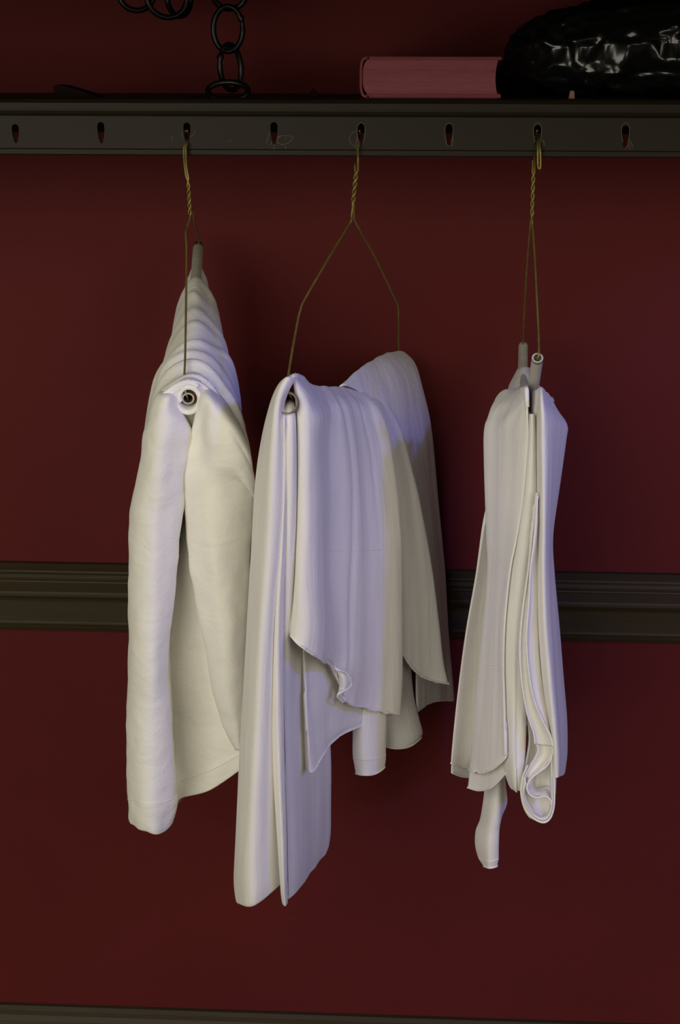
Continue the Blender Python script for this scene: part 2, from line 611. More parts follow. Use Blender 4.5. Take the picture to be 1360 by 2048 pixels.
# ------------------------------------------------------------------ black plastic bag
c0 = P(1255, 110, .125)
rx = c0.x - P(1011, 150, .125).x
bmb = bmesh.new()
bmesh.ops.create_icosphere(bmb, subdivisions=6, radius=1)
top_h = .105
for v in bmb.verts:
    p = v.co.copy()
    # lumpy profile that rises to the right
    xx = math.copysign(abs(p.x) ** .85, p.x)
    pz = p.z if p.z > 0 else -abs(p.z) ** .42
    hgt = .037 + .0085 * max(0, min(1, (xx + 1) / 1.2)) ** 0.7
    base = Vector((c0.x + rx * xx * (1.0 if xx < 0 else .9), -.115 + .088 * p.y, z_top + hgt + hgt * pz))
    q = Vector((base.x * 17, base.y * 17, base.z * 17))
    d1 = 1 - abs(noise.noise(q + Vector((3.1, 0, 0)))) * 2
    d2 = 1 - abs(noise.noise(q * 2.3 + Vector((0, 7, 0)))) * 2
    d3 = 1 - abs(noise.noise(q * 5.0 + Vector((0, 0, 5)))) * 2
    f1 = noise.voronoi(q * 1.9 + Vector((noise.noise(q * 2), noise.noise(q * 2 + Vector((9, 0, 0))), 0)))[0]
    f2 = noise.voronoi(q * 4.2)[0]
    disp = .008 * d1 + .004 * d2 + .0015 * d3 + .010 * (f1[1] - f1[0]) + .004 * (f2[1] - f2[0]) - .011
    v.co = base + Vector((p.x, p.y, p.z * .8)) * disp
    v.co.z = min(max(v.co.z, z_top + .0002), zu - .001)
bag = bobj('plastic_bag', bmb, M_BAG, None, True)
tag(bag, 'crumpled shiny black plastic bag on the right end of the shelf', 'bag')

# ------------------------------------------------------------------ plastic chain
chain = thing('plastic_chain', 'black plastic chain of oval links hanging onto the shelf left of the book', 'chain', P(455, 190, .12))


def chain_link(px, py, d, ax, az, yaw, tilt=0.0, pitch=0.0, r=.0027, gap=None):
    """oval ring, ax/az half sizes in pixels of the centre line"""
    s = (CAM_D - d) / FPX
    c = P(px, py, d)
    M = Matrix.Rotation(yaw, 3, 'Z') @ Matrix.Rotation(tilt, 3, 'Y') @ Matrix.Rotation(pitch, 3, 'X')
    path, rads = [], []
    for k in range(36):
        t = 2 * math.pi * k / 36
        path.append(c + M @ Vector((ax * s * math.cos(t), 0, az * s * math.sin(t))))
        rr = r
        if gap is not None:
            dd = abs((t - gap + math.pi) % (2 * math.pi) - math.pi)
            rr = r * (1.35 if dd < .12 else (0.78 if dd < .35 else 1))
        rads.append(rr)
    V, F = tube_geo(path, rads, 10, None, False, True)
    return obj('chain_link', V, F, M_CHAIN, chain)


chain_link(459, -11, .118, 31, 27, .15, 0, .3)
chain_link(456, 58, .12, 28, 41, .12, .03, gap=.5)
chain_link(461, 135, .12, 25, 42, .75, -.10, gap=2.6)
chain_link(456, 182, .19, 40, 21, -.12, .03, -.7)
# swag to the left, looped over hooks under the upper deck
chain_link(273, -10, .12, 32, 28, .2)
chain_link(334, -5, .128, 38, 36, .3, .15)
chain_link(358, -4, .113, 34, 33, 1.0, .3)
chain_link(388, -24, .12, 29, 14, .3, -.15, .5)
chain_link(424, -27, .112, 30, 13, -.2, .1, -.4)
chain_link(240, -26, .113, 28, 13, .3, .1, .5)
for hx in (245, 300, 398, 447):
    x_ = P(hx, 0, .12).x
    hk = [Vector((x_, -.118, zu + .001)), Vector((x_, -.118, zu - .006)), Vector((x_ + .003, -.122, zu - .011)), Vector((x_ + .007, -.124, zu - .010)), Vector((x_ + .009, -.122, zu - .004))]
    tube('chain_hook', hk, .0016, M_CHAIN, chain, 8, 5)

# ------------------------------------------------------------------ wire hangers
WR = .00095


def twist(p0, p1, turns, r=.0011, ph=0.0):
    """two wires twisted round one another between two points"""
    ax = (p1 - p0)
    n1 = ax.cross(Vector((0, 1, 0))).normalized()
    n2 = ax.cross(n1).normalized()
    A, B = [], []
    n = int(turns * 12)
    for k in range(n + 1):
        t = k / n
        an = 2 * math.pi * turns * t + ph
        o_ = (n1 * math.cos(an) + n2 * math.sin(an)) * r
        A.append(p0 + ax * t + o_)
        B.append(p0 + ax * t - o_)
    return A, B


# left hanger
KD = .84
hg = thing('wire_hanger', 'brass wire hanger seen end on, leftmost of three, holding the cotton garment', 'hanger', P(378, 430, .25), 'wire hangers on the slotted rail')
tA, tB = twist(P(377, 372, .255), P(380, 430, .252), 2.2)
hookL = catmull([P(371, 262, .236), P(371, 270, .226), P(372, 279, .232), P(372, 287, .243), P(368, 293, .2465), P(367.5, 310, .249), P(369, 330, .252), P(372, 352, .254)], 5)
hookR = catmull([P(374, 262, .236), P(374, 270, .226), P(375, 279, .232), P(375, 287, .243), P(372, 293, .2465), P(372, 310, .249), P(373, 332, .252), P(377, 356, .254)], 5)
arm_n = catmull([P(379, 440, .258), P(374, 455, .268), P(371.5, 466, .278), P(373, 492, .29)], 5) + catmull([P(373, 520, .30), P(371.5, 640, .36), P(370, 720, .40), P(368, 760, .42), P(368.5, 775, .426), P(373, 790, .428), P(376, 799, .42)], 5)
arm_f = catmull([P(381, 424, .250), P(386, 420, .24), P(388, 440, .21), P(391, 455, .17), P(396, 468, .11), P(398, 480, .07), P(397, 492, .06), P(396, 500, .075)], 5)
join_tubes('wire', [hookL + tA + arm_n, hookR + tB + arm_f], WR, M_WIRE, hg)
tube('cardboard_tube', [P(396.5, 492, .05), P(390, 585, .185), P(376, 797, .428)], .0052, M_TUBE, hg, 18, 6, .74)

# middle hanger
KD = 1.1
hg = thing('wire_hanger', 'brass wire hanger turned half sideways, its two arms spread in a wide triangle', 'hanger', P(706, 440, .25), 'wire hangers on the slotted rail')
tA, tB = twist(P(713, 340, .253), P(706, 406, .253), 2.3, .0013)
hook = catmull([P(719, 262, .236), P(719, 270, .226), P(719, 279, .232), P(718, 288, .243), P(716, 296, .2465), P(716, 318, .252)], 5)
stub = [P(710, 328, .254)]
arm_n = catmull([P(705.5, 415, .256), P(703, 432, .258), P(703, 440, .26), P(694, 456, .266), P(660, 512, .30), P(610, 598, .345), P(601, 620, .355), P(596, 640, .364), P(584, 705, .40), P(577, 750, .418), P(575, 776, .424), P(580, 790, .42), P(588, 800, .41)], 6)
arm_f = catmull([P(708, 415, .252), P(708, 432, .25), P(710, 442, .245), P(724, 468, .23), P(750, 514, .19), P(790, 598, .13), P(796, 613, .118), P(797, 640, .105), P(797, 690, .075), P(797, 712, .065), P(794, 722, .075)], 6)
join_tubes('wire', [hook + tA + arm_n, stub + tB + arm_f], WR * 1.08, M_WIRE, hg)
mt_ = tube('cardboard_tube', [P(573, 806, .432), P(600, 808, .395), P(640, 806, .33), P(690, 796, .24), P(740, 760, .15), P(797, 722, .062)], .0086, M_BROWN, hg, 22, 6, .90)
ax_ = (P(573, 806, .432) - P(640, 806, .33)).normalized()
nv_ = len(mt_.data.vertices) // 2
for k in range(22):                                   # torn rim
    off = ax_ * (.0022 * noise.noise(Vector((k * .9, 2.2, 0))) + .0012 * math.sin(k * 2.1))
    for q in (k, nv_ + k):
        mt_.data.vertices[q].co += off

# right hanger
KD = .72
hg = thing('wire_hanger', 'brass wire hanger seen edge on, rightmost of three, its tube bent into a V', 'hanger', P(1065, 440, .25), 'wire hangers on the slotted rail')
tA, tB = twist(P(1067, 345, .252), P(1064, 430, .252), 2.6, .0011, .6)
loopw = catmull([P(1074, 262, .236), P(1074, 270, .226), P(1074, 280, .234), P(1075, 288, .2425), P(1075.5, 300, .247), P(1075.5, 325, .248), P(1076.5, 335, .249), P(1079, 338, .249), P(1081, 334, .249), P(1081, 310, .248), P(1080, 296, .2465), P(1079, 288, .243), P(1078, 278, .234), P(1078, 268, .226)], 5)
hook = catmull([P(1071, 275, .232), P(1071, 286, .228), P(1070, 305, .236), P(1069, 322, .248)], 5)
stub = [P(1066, 320, .252)]
arm_n = catmull([P(1064.5, 440, .256), P(1066, 462, .264), P(1070, 520, .30), P(1074, 600, .35), P(1077, 660, .385), P(1078, 700, .41), P(1077, 714, .414), P(1073, 724, .408)], 5)
arm_f = catmull([P(1062.5, 440, .249), P(1060, 462, .24), P(1055, 520, .20), P(1050, 600, .14), P(1047, 660, .095), P(1046, 690, .068), P(1046, 702, .075)], 5)
join_tubes('wire', [hook + tA + arm_n, stub + tB + arm_f, loopw], WR, M_WIRE, hg)
tube('cardboard_tube', [P(1046.5, 691, .062), P(1046, 715, .085), P(1046, 745, .12), P(1050, 790, .19), P(1056, 812, .25), P(1061, 812, .295), P(1064, 795, .335), P(1068, 765, .37), P(1075, 716, .415)], .0048, M_TUBE, hg, 18, 7, .66)

# ------------------------------------------------------------------ LEFT garment: heavy cotton, wide stitched hem
KD = .84
gar = thing('hanging_garment', 'white cotton garment with a wide stitched hem, hanging leftmost over a cardboard tube', 'garment', P(385, 1600, .3), 'white cloths on the hangers')


def D(rows, ds):
    return [[(x, y_, d) for (x, y_), d in zip(r, ds if not isinstance(ds[0], list) else ds[i])] for i, r in enumerate(rows)]


def with_d(rows):
    """rows: (points, depths)"""
    return [[(x, y_, d) for (x, y_), d in zip(p, ds)] for p, ds in rows]


def hrow(y_, xs, ds):
    return [(x, y_, d) for x, d in zip(xs, ds)]


def ridges(u, v, p):
    # creases running across the tube on the top of the garment
    w_ = max(0.0, 1 - abs(v - .5) / .36) ** .6
    s = 0
    for c, wd_, am in ((.14, .016, .0016), (.22, .02, .0026), (.30, .016, .002), (.37, .022, .0030), (.46, .02, .0024), (.55, .028, .0042), (.655, .022, .0036), (.74, .03, .0044), (.83, .02, .0034), (.90, .016, .003)):
        cc = c + .045 * (abs(v - .5) * 2) ** 1.5 + .05 * noise.noise(Vector((v * 3.5 + c * 30, c * 10, 0))) + .10 * (v - .5) * math.sin(c * 41)
        am *= .45 + 1.1 * max(0, min(1, .5 + 1.6 * noise.noise(Vector((v * 5 + c * 17, 3.3, c * 9)))))
        x = (u - cc) / wd_
        s += am * (math.exp(-x * x) - .55 * math.exp(-(x + 1.5) ** 2))
    return s * w_


def drow(pts, d, back):
    return [(x, y_, d - back * abs(k - (len(pts) - 1) / 2) / ((len(pts) - 1) / 2)) for k, (x, y_) in enumerate(pts)]


rows = [
    drow([(385, 800), (384, 640), (382, 560), (386, 527), (394, 516), (402, 526), (406, 560), (410, 640), (414, 800)], .075, 0),
    drow([(366, 900), (367, 700), (372, 580), (380, 550), (393, 538), (406, 549), (416, 580), (428, 700), (436, 900)], .125, 0),
    drow([(336, 1000), (341, 760), (352, 638), (369, 592), (390, 573), (413, 590), (433, 625), (450, 760), (460, 1000)], .19, 0),
    drow([(316, 1100), (321, 850), (335, 706), (357, 645), (388, 621), (420, 641), (449, 690), (468, 850), (478, 1050)], .25, 0),
    drow([(296, 1150), (302, 900), (318, 748), (346, 692), (386, 662), (426, 682), (462, 726), (482, 880), (494, 1100)], .305, 0),
    drow([(280, 1200), (285, 930), (303, 800), (334, 728), (384, 700), (430, 716), (473, 782), (491, 915), (492, 1080)], .352, 0),
    drow([(290, 1300), (290, 970), (295, 852), (320, 776), (382, 738), (431, 760), (482, 838), (499, 950), (492, 1100)], .395, 0),
    [(292, 1380, .41), (296, 1010, .418), (295, 884, .424), (309, 806, .428), (376, 764, .428), (426, 786, .414), (486, 870, .398), (498, 960, .395), (485, 1120, .395)],
    [(296, 1385, .41), (300, 1015, .418), (298, 892, .424), (314, 818, .430), (378, 776, .430), (421, 796, .412), (480, 880, .395), (493, 960, .392), (480, 1120, .392)],
]
panel('draped_top', rows, M_COTTON, gar, su=7, sv=9, amp=.0012, fx=20, fz=20, seed=2.0, extra=ridges)

# left leg, a thick fold seen end on
ds = [.424, .446, .452, .440, .425]
rows = [
    hrow(777, (327, 333, 341, 348, 353), [.405, .41, .41, .41, .405]),
    hrow(792, (314, 323, 337, 348, 356), [.424, .436, .440, .433, .418]),
    hrow(815, (305, 316, 334, 350, 362), [.425, .441, .444, .434, .424]),
    [(298, 838, .425), (310, 838, .446), (335, 836, .449), (358, 838, .440), (373, 842, .426)],
    hrow(872, (287, 303, 332, 366, 385), ds),
    hrow(905, (281, 298, 326, 358, 379), ds),
    hrow(955, (272, 290, 320, 350, 368), ds),
    hrow(1000, (261, 284, 316, 348, 368), ds),
    hrow(1050, (255, 278, 312, 345, 362), ds),
    hrow(1150, (257, 277, 309, 338, 353), ds),
    hrow(1250, (258, 276, 305, 331, 344), ds),
    hrow(1340, (257, 275, 303, 327, 339), ds),
    hrow(1450, (255, 274, 303, 333, 347), ds),
    hrow(1550, (255, 274, 303, 336, 352), ds),
    [(258, 1608, .424), (275, 1612, .446), (303, 1617, .452), (336, 1611, .440), (354, 1600, .425)],
    [(259, 1632, .424), (277, 1648, .444), (304, 1655, .450), (334, 1648, .438), (351, 1622, .425)],
    [(262, 1645, .424), (279, 1657, .443), (304, 1665, .448), (330, 1663, .437), (345, 1648, .425)],
]


def hem_wave(u, v, p):
    return .0007 * math.sin(p.x * 420) * max(0, (u - .9) / .1) if u > .9 else 0


legA = panel('left_leg', rows, M_COTTON, gar, roll_l=[(.004, .02), (.006, .09)], roll_r=[(.003, .012), (.007, .04), (.011, .11)], su=6, sv=6, amp=.0022, fx=18, fz=13,
             seed=5.0, fine=.0010, extra=hem_wave)
stitch(legA, gar, .862, .24, .70)
# inner panel with its own hem
ds = [.36, .372, .384, .39]
rows = [
    hrow(812, (356, 366, 382, 400), [.41, .415, .418, .41]),
    hrow(850, (360, 370, 384, 400), [.40, .408, .412, .405]),
    hrow(910, (360, 368, 380, 394), [.38, .392, .40, .40]),
    hrow(990, (358, 366, 374, 384), ds),
    hrow(1100, (340, 355, 372, 394), ds),
    hrow(1209, (332, 356, 380, 412), ds),
    hrow(1299, (332, 360, 390, 428), ds),
    hrow(1375, (333, 366, 402, 442), ds),
    hrow(1447, (336, 374, 416, 466), ds),
    [(340, 1530, .374), (372, 1530, .374), (424, 1516, .384), (486, 1482, .39)],
    [(348, 1568, .392), (372, 1560, .376), (424, 1540, .386), (486, 1506, .39)],
    [(344, 1612, .394), (364, 1596, .382), (420, 1580, .388), (486, 1536, .39)],
]
inn = panel('inner_leg', rows, M_COTTON, gar, su=8, sv=7, amp=.0018, fx=16, fz=12, seed=9.0, fine=.0005)
stitch(inn, gar, .905, .06, .97)
# right leg
rows = [
    [(399, 776, .412), (410, 765, .406), (429, 768, .396), (460, 803, .386), (490, 858, .376)],
    [(397, 800, .430), (409, 796, .440), (428, 804, .444), (463, 838, .440), (498, 902, .430)],
    [(391, 838, .430), (404, 842, .436), (422, 846, .450), (464, 872, .450), (503, 940, .430)],
    [(384, 872, .428), (402, 877, .433), (424, 884, .450), (468, 906, .448), (506, 966, .426)],
    [(375, 915, .428), (398, 918, .434), (428, 924, .446), (470, 938, .442), (507, 992, .420)],
    hrow(965, (369, 392, 426, 466, 505), [.426, .438, .442, .432, .415]),
    hrow(1035, (372, 392, 424, 464, 503), [.424, .436, .442, .432, .41]),
    hrow(1133, (384, 402, 430, 465, 500), [.422, .432, .440, .430, .41]),
    hrow(1209, (397, 414, 438, 467, 496), [.42, .430, .436, .430, .41]),
    hrow(1299, (413, 428, 448, 471, 492), [.418, .428, .434, .428, .41]),
    hrow(1375, (427, 440, 457, 475, 489), [.416, .426, .430, .424, .41]),
    hrow(1447, (449, 459, 470, 479, 487), [.414, .420, .422, .418, .41]),
    hrow(1500, (475, 478, 480, 483, 485), [.412, .414, .414, .412, .41]),
]
panel('right_leg', rows, M_COTTON, gar, roll_l=[(-.003, .010), (-.008, .05)], roll_r=[(.004, .02), (.012, .06)], su=7, sv=7, amp=.0020, fx=16, fz=11, seed=12.0, fine=.0009)
# cloth rolled round the near end of the tube
cpt = [(372, 797), (366, 790)]
V, F = [], []
path = []
for k in range(60):
    t = k / 59
    an = math.pi * 1.15 - t * 2 * math.pi * 1.45
    rr = .0050 + .0048 * t
    c = P(376, 798, .432)
    path.append(c + Vector((math.cos(an) * rr, 0, math.sin(an) * rr * (1.1 + (.35 * t if math.sin(an) < 0 else 0)))))
nb = 5
for k, p in enumerate(path):
    for j in range(nb):
        t = j / (nb - 1)
        V.append(p + Vector((.0006 * t, .028 * t, .0035 * t)) + Vector((0, -.004 * math.sin(t * 3.1), 0)))
for k in range(59):
    for j in range(nb - 1):
        F.append((k * nb + j, (k + 1) * nb + j, (k + 1) * nb + j + 1, k * nb + j + 1))
o = obj('rolled_edge', V, F, M_COTTON, gar)
md = o.modifiers.new('t', 'SOLIDIFY')
md.thickness = .0046
md.offset = 1
md2 = o.modifiers.new('s', 'SUBSURF')
md2.levels = md2.render_levels = 1

# ------------------------------------------------------------------ MIDDLE cloth: jersey in several layers
KD = 1.1
mid = thing('hanging_cloth', 'white jersey cloth with a wavy hem, hanging in layers from the middle hanger', 'cloth', P(600, 1700, .35), 'white cloths on the hangers')
dsE = [.428, .421, .404, .378, .352, .326, .294, .262, .236]


def rowE(pts, off):
    return [(x, y_, d + o_) for (x, y_), d, o_ in zip(pts, dsE, off)]


gr = [-.012, .006, .022, .030, .008, .006, -.002, .004, .006]
rows = [
    [(587, 762, .420), (590, 746, .414), (606, 752, .386), (622, 767, .362), (640, 771, .335), (660, 773, .306), (680, 774, .276), (700, 772, .242), (716, 771, .217)],
    rowE([(589, 780), (597, 774), (618, 785), (638, 800), (656, 800), (680, 800), (704, 801), (727, 805), (748, 801)], [-.008, .002, .010, .012, .002, .003, -.001, .001, .003]),
    rowE([(593, 820), (599, 820), (620, 824), (645, 832), (664, 830), (690, 828), (715, 834), (737, 842), (767, 836)], gr),
    rowE([(594, 880), (600, 880), (622, 880), (642, 880), (660, 880), (698, 880), (722, 880), (747, 884), (779, 884)], gr),
    rowE([(594, 950), (600, 950), (622, 950), (644, 950), (661, 950), (704, 950), (728, 950), (755, 950), (788, 950)], gr),
    rowE([(593, 1060), (599, 1060), (621, 1060), (645, 1060), (661, 1060), (707, 1060), (734, 1060), (767, 1060), (800, 1060)], gr),
    rowE([(590, 1160), (596, 1160), (618, 1160), (647, 1160), (662, 1160), (706, 1160), (736, 1160), (769, 1160), (802, 1160)], gr),
    rowE([(583, 1225), (595, 1230), (622, 1240), (650, 1250), (672, 1260), (705, 1265), (736, 1265), (770, 1265), (802, 1265)], gr),
    rowE([(578, 1250), (592, 1266), (618, 1285), (647, 1300), (672, 1318), (704, 1335), (735, 1342), (769, 1345), (802, 1346)], gr),
    rowE([(578, 1262), (590, 1280), (614, 1298), (644, 1317), (664, 1332), (694, 1398), (728, 1410), (766, 1418), (799, 1424)], gr),
    rowE([(579, 1265), (591, 1283), (614, 1301), (644, 1320), (665, 1336), (694, 1404), (728, 1414), (766, 1422), (799, 1428)], gr),
]
def creases(u, v, p):
    x = v * 12 - 2
    top = min(1, u * 6)
    h = -.0030 * math.exp(-((x - 4.95 - .15 * math.sin(u * 5)) / .10) ** 2) + .0016 * math.exp(-((x - 4.6) / .22) ** 2) + .0012 * math.exp(-((x - 5.35) / .25) ** 2)
    h += (-.0024 * math.exp(-((x - 6.55 - .5 * u) / .12) ** 2) + .0012 * math.exp(-((x - 6.15 - .5 * u) / .25) ** 2)) * max(0, 1 - u / .62)
    h += (-.0018 * math.exp(-((x - 5.85 + .4 * u) / .10) ** 2)) * max(0, 1 - u / .5)
    h += -.0016 * math.exp(-((x - 4.05) / .12) ** 2) * max(0, 1 - u / .8)
    h += -.0012 * math.exp(-((x - 7.4) / .10) ** 2) * max(0, 1 - abs(u - .25) / .25)
    return h * top


pe = panel('front_flap', rows, M_JERSEY, mid, roll_l=[(.003, .010), (.007, .03)], roll_r=[(.004, .010), (.014, .022)], su=12, sv=8, amp=.0012, fx=40, fz=5, seed=21.0, fine=.00015, extra=creases)
hem(pe, mid, lo=.2, hi=.88)
stitch(pe, mid, .54, .45, .74, rad=.00035, name='seam')
# turned-up knot of hem
for pts, w_ in (([(668, 1334, .355), (676, 1340, .358), (690, 1344, .352), (700, 1356, .345), (702, 1370, .342), (692, 1380, .35), (679, 1386, .356), (676, 1394, .352), (686, 1404, .34)], .0013),):
    hem(catmull([P(*q) for q in pts], 5), mid, rad=w_)
rows = [[(672, 1338, .352), (682, 1338, .350), (694, 1342, .346)], [(676, 1352, .350), (688, 1355, .355), (702, 1358, .343)], [(678, 1370, .350), (690, 1372, .354), (703, 1370, .342)], [(676, 1386, .352), (686, 1385, .352), (694, 1381, .345)]]
panel('turned_edge', rows, M_JERSEY, mid, su=4, sv=4, amp=.0004, seed=3.0)

# layer behind the front flap, longer
dd = [.384, .370, .330, .280, .215]
rows = [
    hrow(1180, (612, 626, 672, 726, 790), dd),
    hrow(1290, (608, 625, 674, 730, 792), dd),
    hrow(1380, (611, 627, 676, 732, 796), dd),
    [(614, 1440, .385), (628, 1440, .373), (664, 1432, .336), (716, 1425, .284), (796, 1408, .215)],
    [(617, 1500, .386), (629, 1496, .376), (658, 1472, .344), (706, 1448, .292), (794, 1416, .215)],
    [(619, 1530, .386), (630, 1522, .378), (652, 1494, .350), (694, 1460, .300), (792, 1424, .215)],
    [(620, 1545, .386), (632, 1537, .378), (652, 1502, .350), (690, 1466, .303), (790, 1427, .215)],
]
pd = panel('under_flap', rows, M_JERSEY, mid, roll_l=[(-.0015, .004), (-.004, .012), (-.009, .03)], su=7, sv=7, amp=.0014, fx=30, fz=6, seed=24.0)
hem(pd, mid, lo=.43, hi=1.0)

# fold F
d4 = [.222, .212, .196, .184]
rows = [
    [(700, 776, .236), (713, 771, .218), (730, 770, .20), (744, 768, .185)],
    hrow(806, (742, 754, 765, 777), d4),
    hrow(880, (772, 784, 796, 809), d4),
    hrow(940, (780, 795, 810, 824), d4),
    hrow(1006, (786, 804, 822, 840), d4),
    hrow(1125, (790, 813, 838, 863), d4),
    hrow(1239, (792, 816, 847, 877), d4),
    [(794, 1280, .222), (818, 1296, .212), (850, 1315, .196), (886, 1322, .184)],
    [(797, 1292, .222), (820, 1327, .212), (852, 1352, .196), (894, 1362, .184)],
    [(798, 1296, .222), (821, 1332, .212), (852, 1357, .196), (895, 1367, .184)],
]
pf = panel('middle_flap', rows, M_JERSEY, mid, roll_r=[(.004, .008), (.012, .02)], su=7, sv=7, amp=.0010, fx=40, fz=5, seed=27.0)
hem(pf, mid, lo=.05, hi=.66)

# far fold G over the rising end of the tube
d5 = [.172, .148, .122, .094, .068]
rows = [
    [(676, 790, .262), (716, 752, .215), (756, 727, .15), (786, 713, .085), (800, 712, .05)],
    [(684, 773, .275), (720, 740, .22), (758, 717, .148), (797, 705, .075), (811, 710, .046)],
    [(708, 778, .25), (742, 755, .20), (782, 735, .145), (815, 727, .085), (829, 731, .052)],
    [(744, 806, .21), (774, 795, .182), (806, 785, .14), (830, 775, .095), (843, 778, .06)],
    [(776, 870, .185), (802, 866, .16), (824, 860, .13), (845, 850, .098), (858, 850, .066)],
    hrow(945, (800, 824, 842, 857, 869), d5),
    hrow(1040, (824, 842, 855, 867, 878), d5),
    hrow(1160, (834, 851, 865, 877, 888), d5),
    hrow(1280, (832, 852, 869, 884, 896), d5),
    [(830, 1375, .172), (850, 1372, .150), (870, 1376, .124), (888, 1379, .096), (904, 1380, .07)],
    [(832, 1418, .172), (850, 1406, .151), (870, 1399, .125), (889, 1397, .097), (905, 1397, .07)],
    [(833, 1424, .172), (850, 1411, .151), (870, 1403, .125), (889, 1401, .097), (906, 1401, .07)],
]
pg = panel('far_flap', rows, M_JERSEY, mid, roll_r=[(.004, .008), (.012, .014)], su=7, sv=7, amp=.0012, fx=34, fz=6, seed=31.0)
hem(pg, mid, lo=.0, hi=.7)

# low back pieces
rows = [
    hrow(1280, (770, 788, 806, 818), [.20, .198, .188, .175]),
    hrow(1380, (770, 790, 812, 826), [.20, .198, .188, .175]),
    [(770, 1440, .205), (792, 1442, .203), (820, 1440, .193), (838, 1436, .18)],
    [(770, 1480, .205), (794, 1484, .207), (826, 1478, .197), (845, 1464, .182)],
    [(770, 1493, .205), (794, 1497, .207), (822, 1492, .197), (842, 1476, .182)],
]
pi_ = panel('back_flap', rows, M_JERSEY, mid, roll_r=[(.003, .008)], su=6, sv=6, amp=.001, fx=40, fz=6, seed=34.0)
hem(pi_, mid, lo=.0, hi=.8)
rows = [
    hrow(1380, (704, 724, 750, 772), [.268, .276, .268, .252]),
    hrow(1440, (706, 725, 750, 772), [.268, .276, .268, .252]),
    [(705, 1505, .268), (725, 1508, .277), (750, 1508, .270), (771, 1500, .252)],
    [(708, 1530, .268), (727, 1532, .276), (750, 1530, .270), (771, 1520, .252)],
    [(711, 1547, .268), (728, 1550, .276), (750, 1548, .270), (769, 1535, .252)],
]
pj = panel('back_flap', rows, M_JERSEY, mid, roll_l=[(.002, .01)], roll_r=[(.003, .008)], su=6, sv=6, amp=.0008, fx=40, fz=6, seed=36.0)
hem(pj, mid, lo=.15, hi=.9)
hem(pj, mid, lo=.15, hi=.9, rad=.0005, row=14)

# left side A
d3 = [.408, .436, .432]
rows = [
    [(566, 786, .420), (574, 772, .432), (588, 764, .428)],
    [(560, 776, .414), (574, 757, .434), (592, 749, .424)],
    [(551, 792, .408), (561, 778, .436), (576, 773, .432)],
    [(541, 822, .408), (552, 815, .436), (563, 812, .430)],
    hrow(870, (529, 546, 563), d3),
    hrow(930, (519, 541, 563), d3),
    hrow(1000, (512, 538, 562), d3),
    hrow(1100, (506, 532, 556), d3),
    hrow(1200, (500, 525, 548), d3),
    hrow(1300, (494, 518, 542), d3),
    hrow(1440, (486, 513, 541), [.410, .436, .428]),
    hrow(1600, (479, 507, 549), [.412, .438, .420]),
    hrow(1720, (473, 505, 558), [.414, .438, .412]),
    [(472, 1765, .414), (507, 1775, .438), (561, 1748, .410)],
    [(476, 1800, .416), (508, 1803, .436), (562, 1760, .410)],
    [(480, 1804, .418), (509, 1806, .434), (562, 1763, .410)],
]
panel('side_flap', rows, M_JERSEY, mid, roll_l=[(.002, .014), (.007, .06), (.030, .20), (.058, .33)], roll_r=[(.001, .006), (.003, .016)], su=7, sv=6, amp=.0012, fx=36, fz=5, seed=41.0)
# narrow folded strip B
d3 = [.426, .434, .428]
rows = [
    hrow(800, (563, 569, 576), [.405, .41, .405]), hrow(836, (562, 568, 575), d3), hrow(900, (562, 569, 576), d3),
    hrow(1000, (561, 568, 574), d3),
    hrow(1100, (555, 563, 571), d3),
    hrow(1200, (547, 557, 567), d3),
    hrow(1300, (542, 554, 566), d3),
    hrow(1440, (541, 554, 567), d3),
    hrow(1550, (546, 558, 569), d3),
    hrow(1680, (555, 564, 573), d3),
    hrow(1770, (561, 567, 574), d3),
    [(565, 1806, .419), (570, 1812, .426), (575, 1806, .421)],
]
panel('narrow_fold', rows, M_JERSEY, mid, roll_l=[(.001, .006), (.003, .02)], roll_r=[(.001, .005), (.002, .016)], su=7, sv=6, amp=.0007, fx=60, fz=5, seed=43.0)
# long inner panel C
rows = [
    hrow(800, (574, 579, 586, 597), [.40, .405, .40, .385]),
    hrow(838, (574, 579, 586, 597), [.424, .430, .424, .39]),
    hrow(1000, (573, 580, 590, 604), [.424, .430, .420, .375]),
    hrow(1150, (568, 577, 592, 612), [.420, .424, .405, .355]),
    hrow(1280, (565, 578, 602, 632), [.416, .414, .376, .31]),
    hrow(1400, (566, 582, 614, 648), [.41, .402, .35, .28]),
    hrow(1500, (568, 586, 621, 656), [.409, .399, .34, .27]),
    hrow(1600, (571, 590, 624, 656), [.408, .396, .335, .268]),
    hrow(1660, (573, 593, 626, 656), [.408, .395, .332, .268]),
    [(574, 1720, .408), (594, 1722, .394), (624, 1712, .332), (653, 1690, .268)],
    [(575, 1786, .408), (592, 1770, .392), (621, 1736, .330), (650, 1700, .268)],
    [(575, 1797, .408), (591, 1780, .392), (620, 1743, .330), (648, 1705, .268)],
]
panel('long_inner_flap', rows, M_JERSEY, mid, roll_l=[(.001, .005), (.004, .018)], roll_r=[(.004, .008), (.02, .02)], su=8, sv=6, amp=.0013, fx=36, fz=5, seed=46.0)

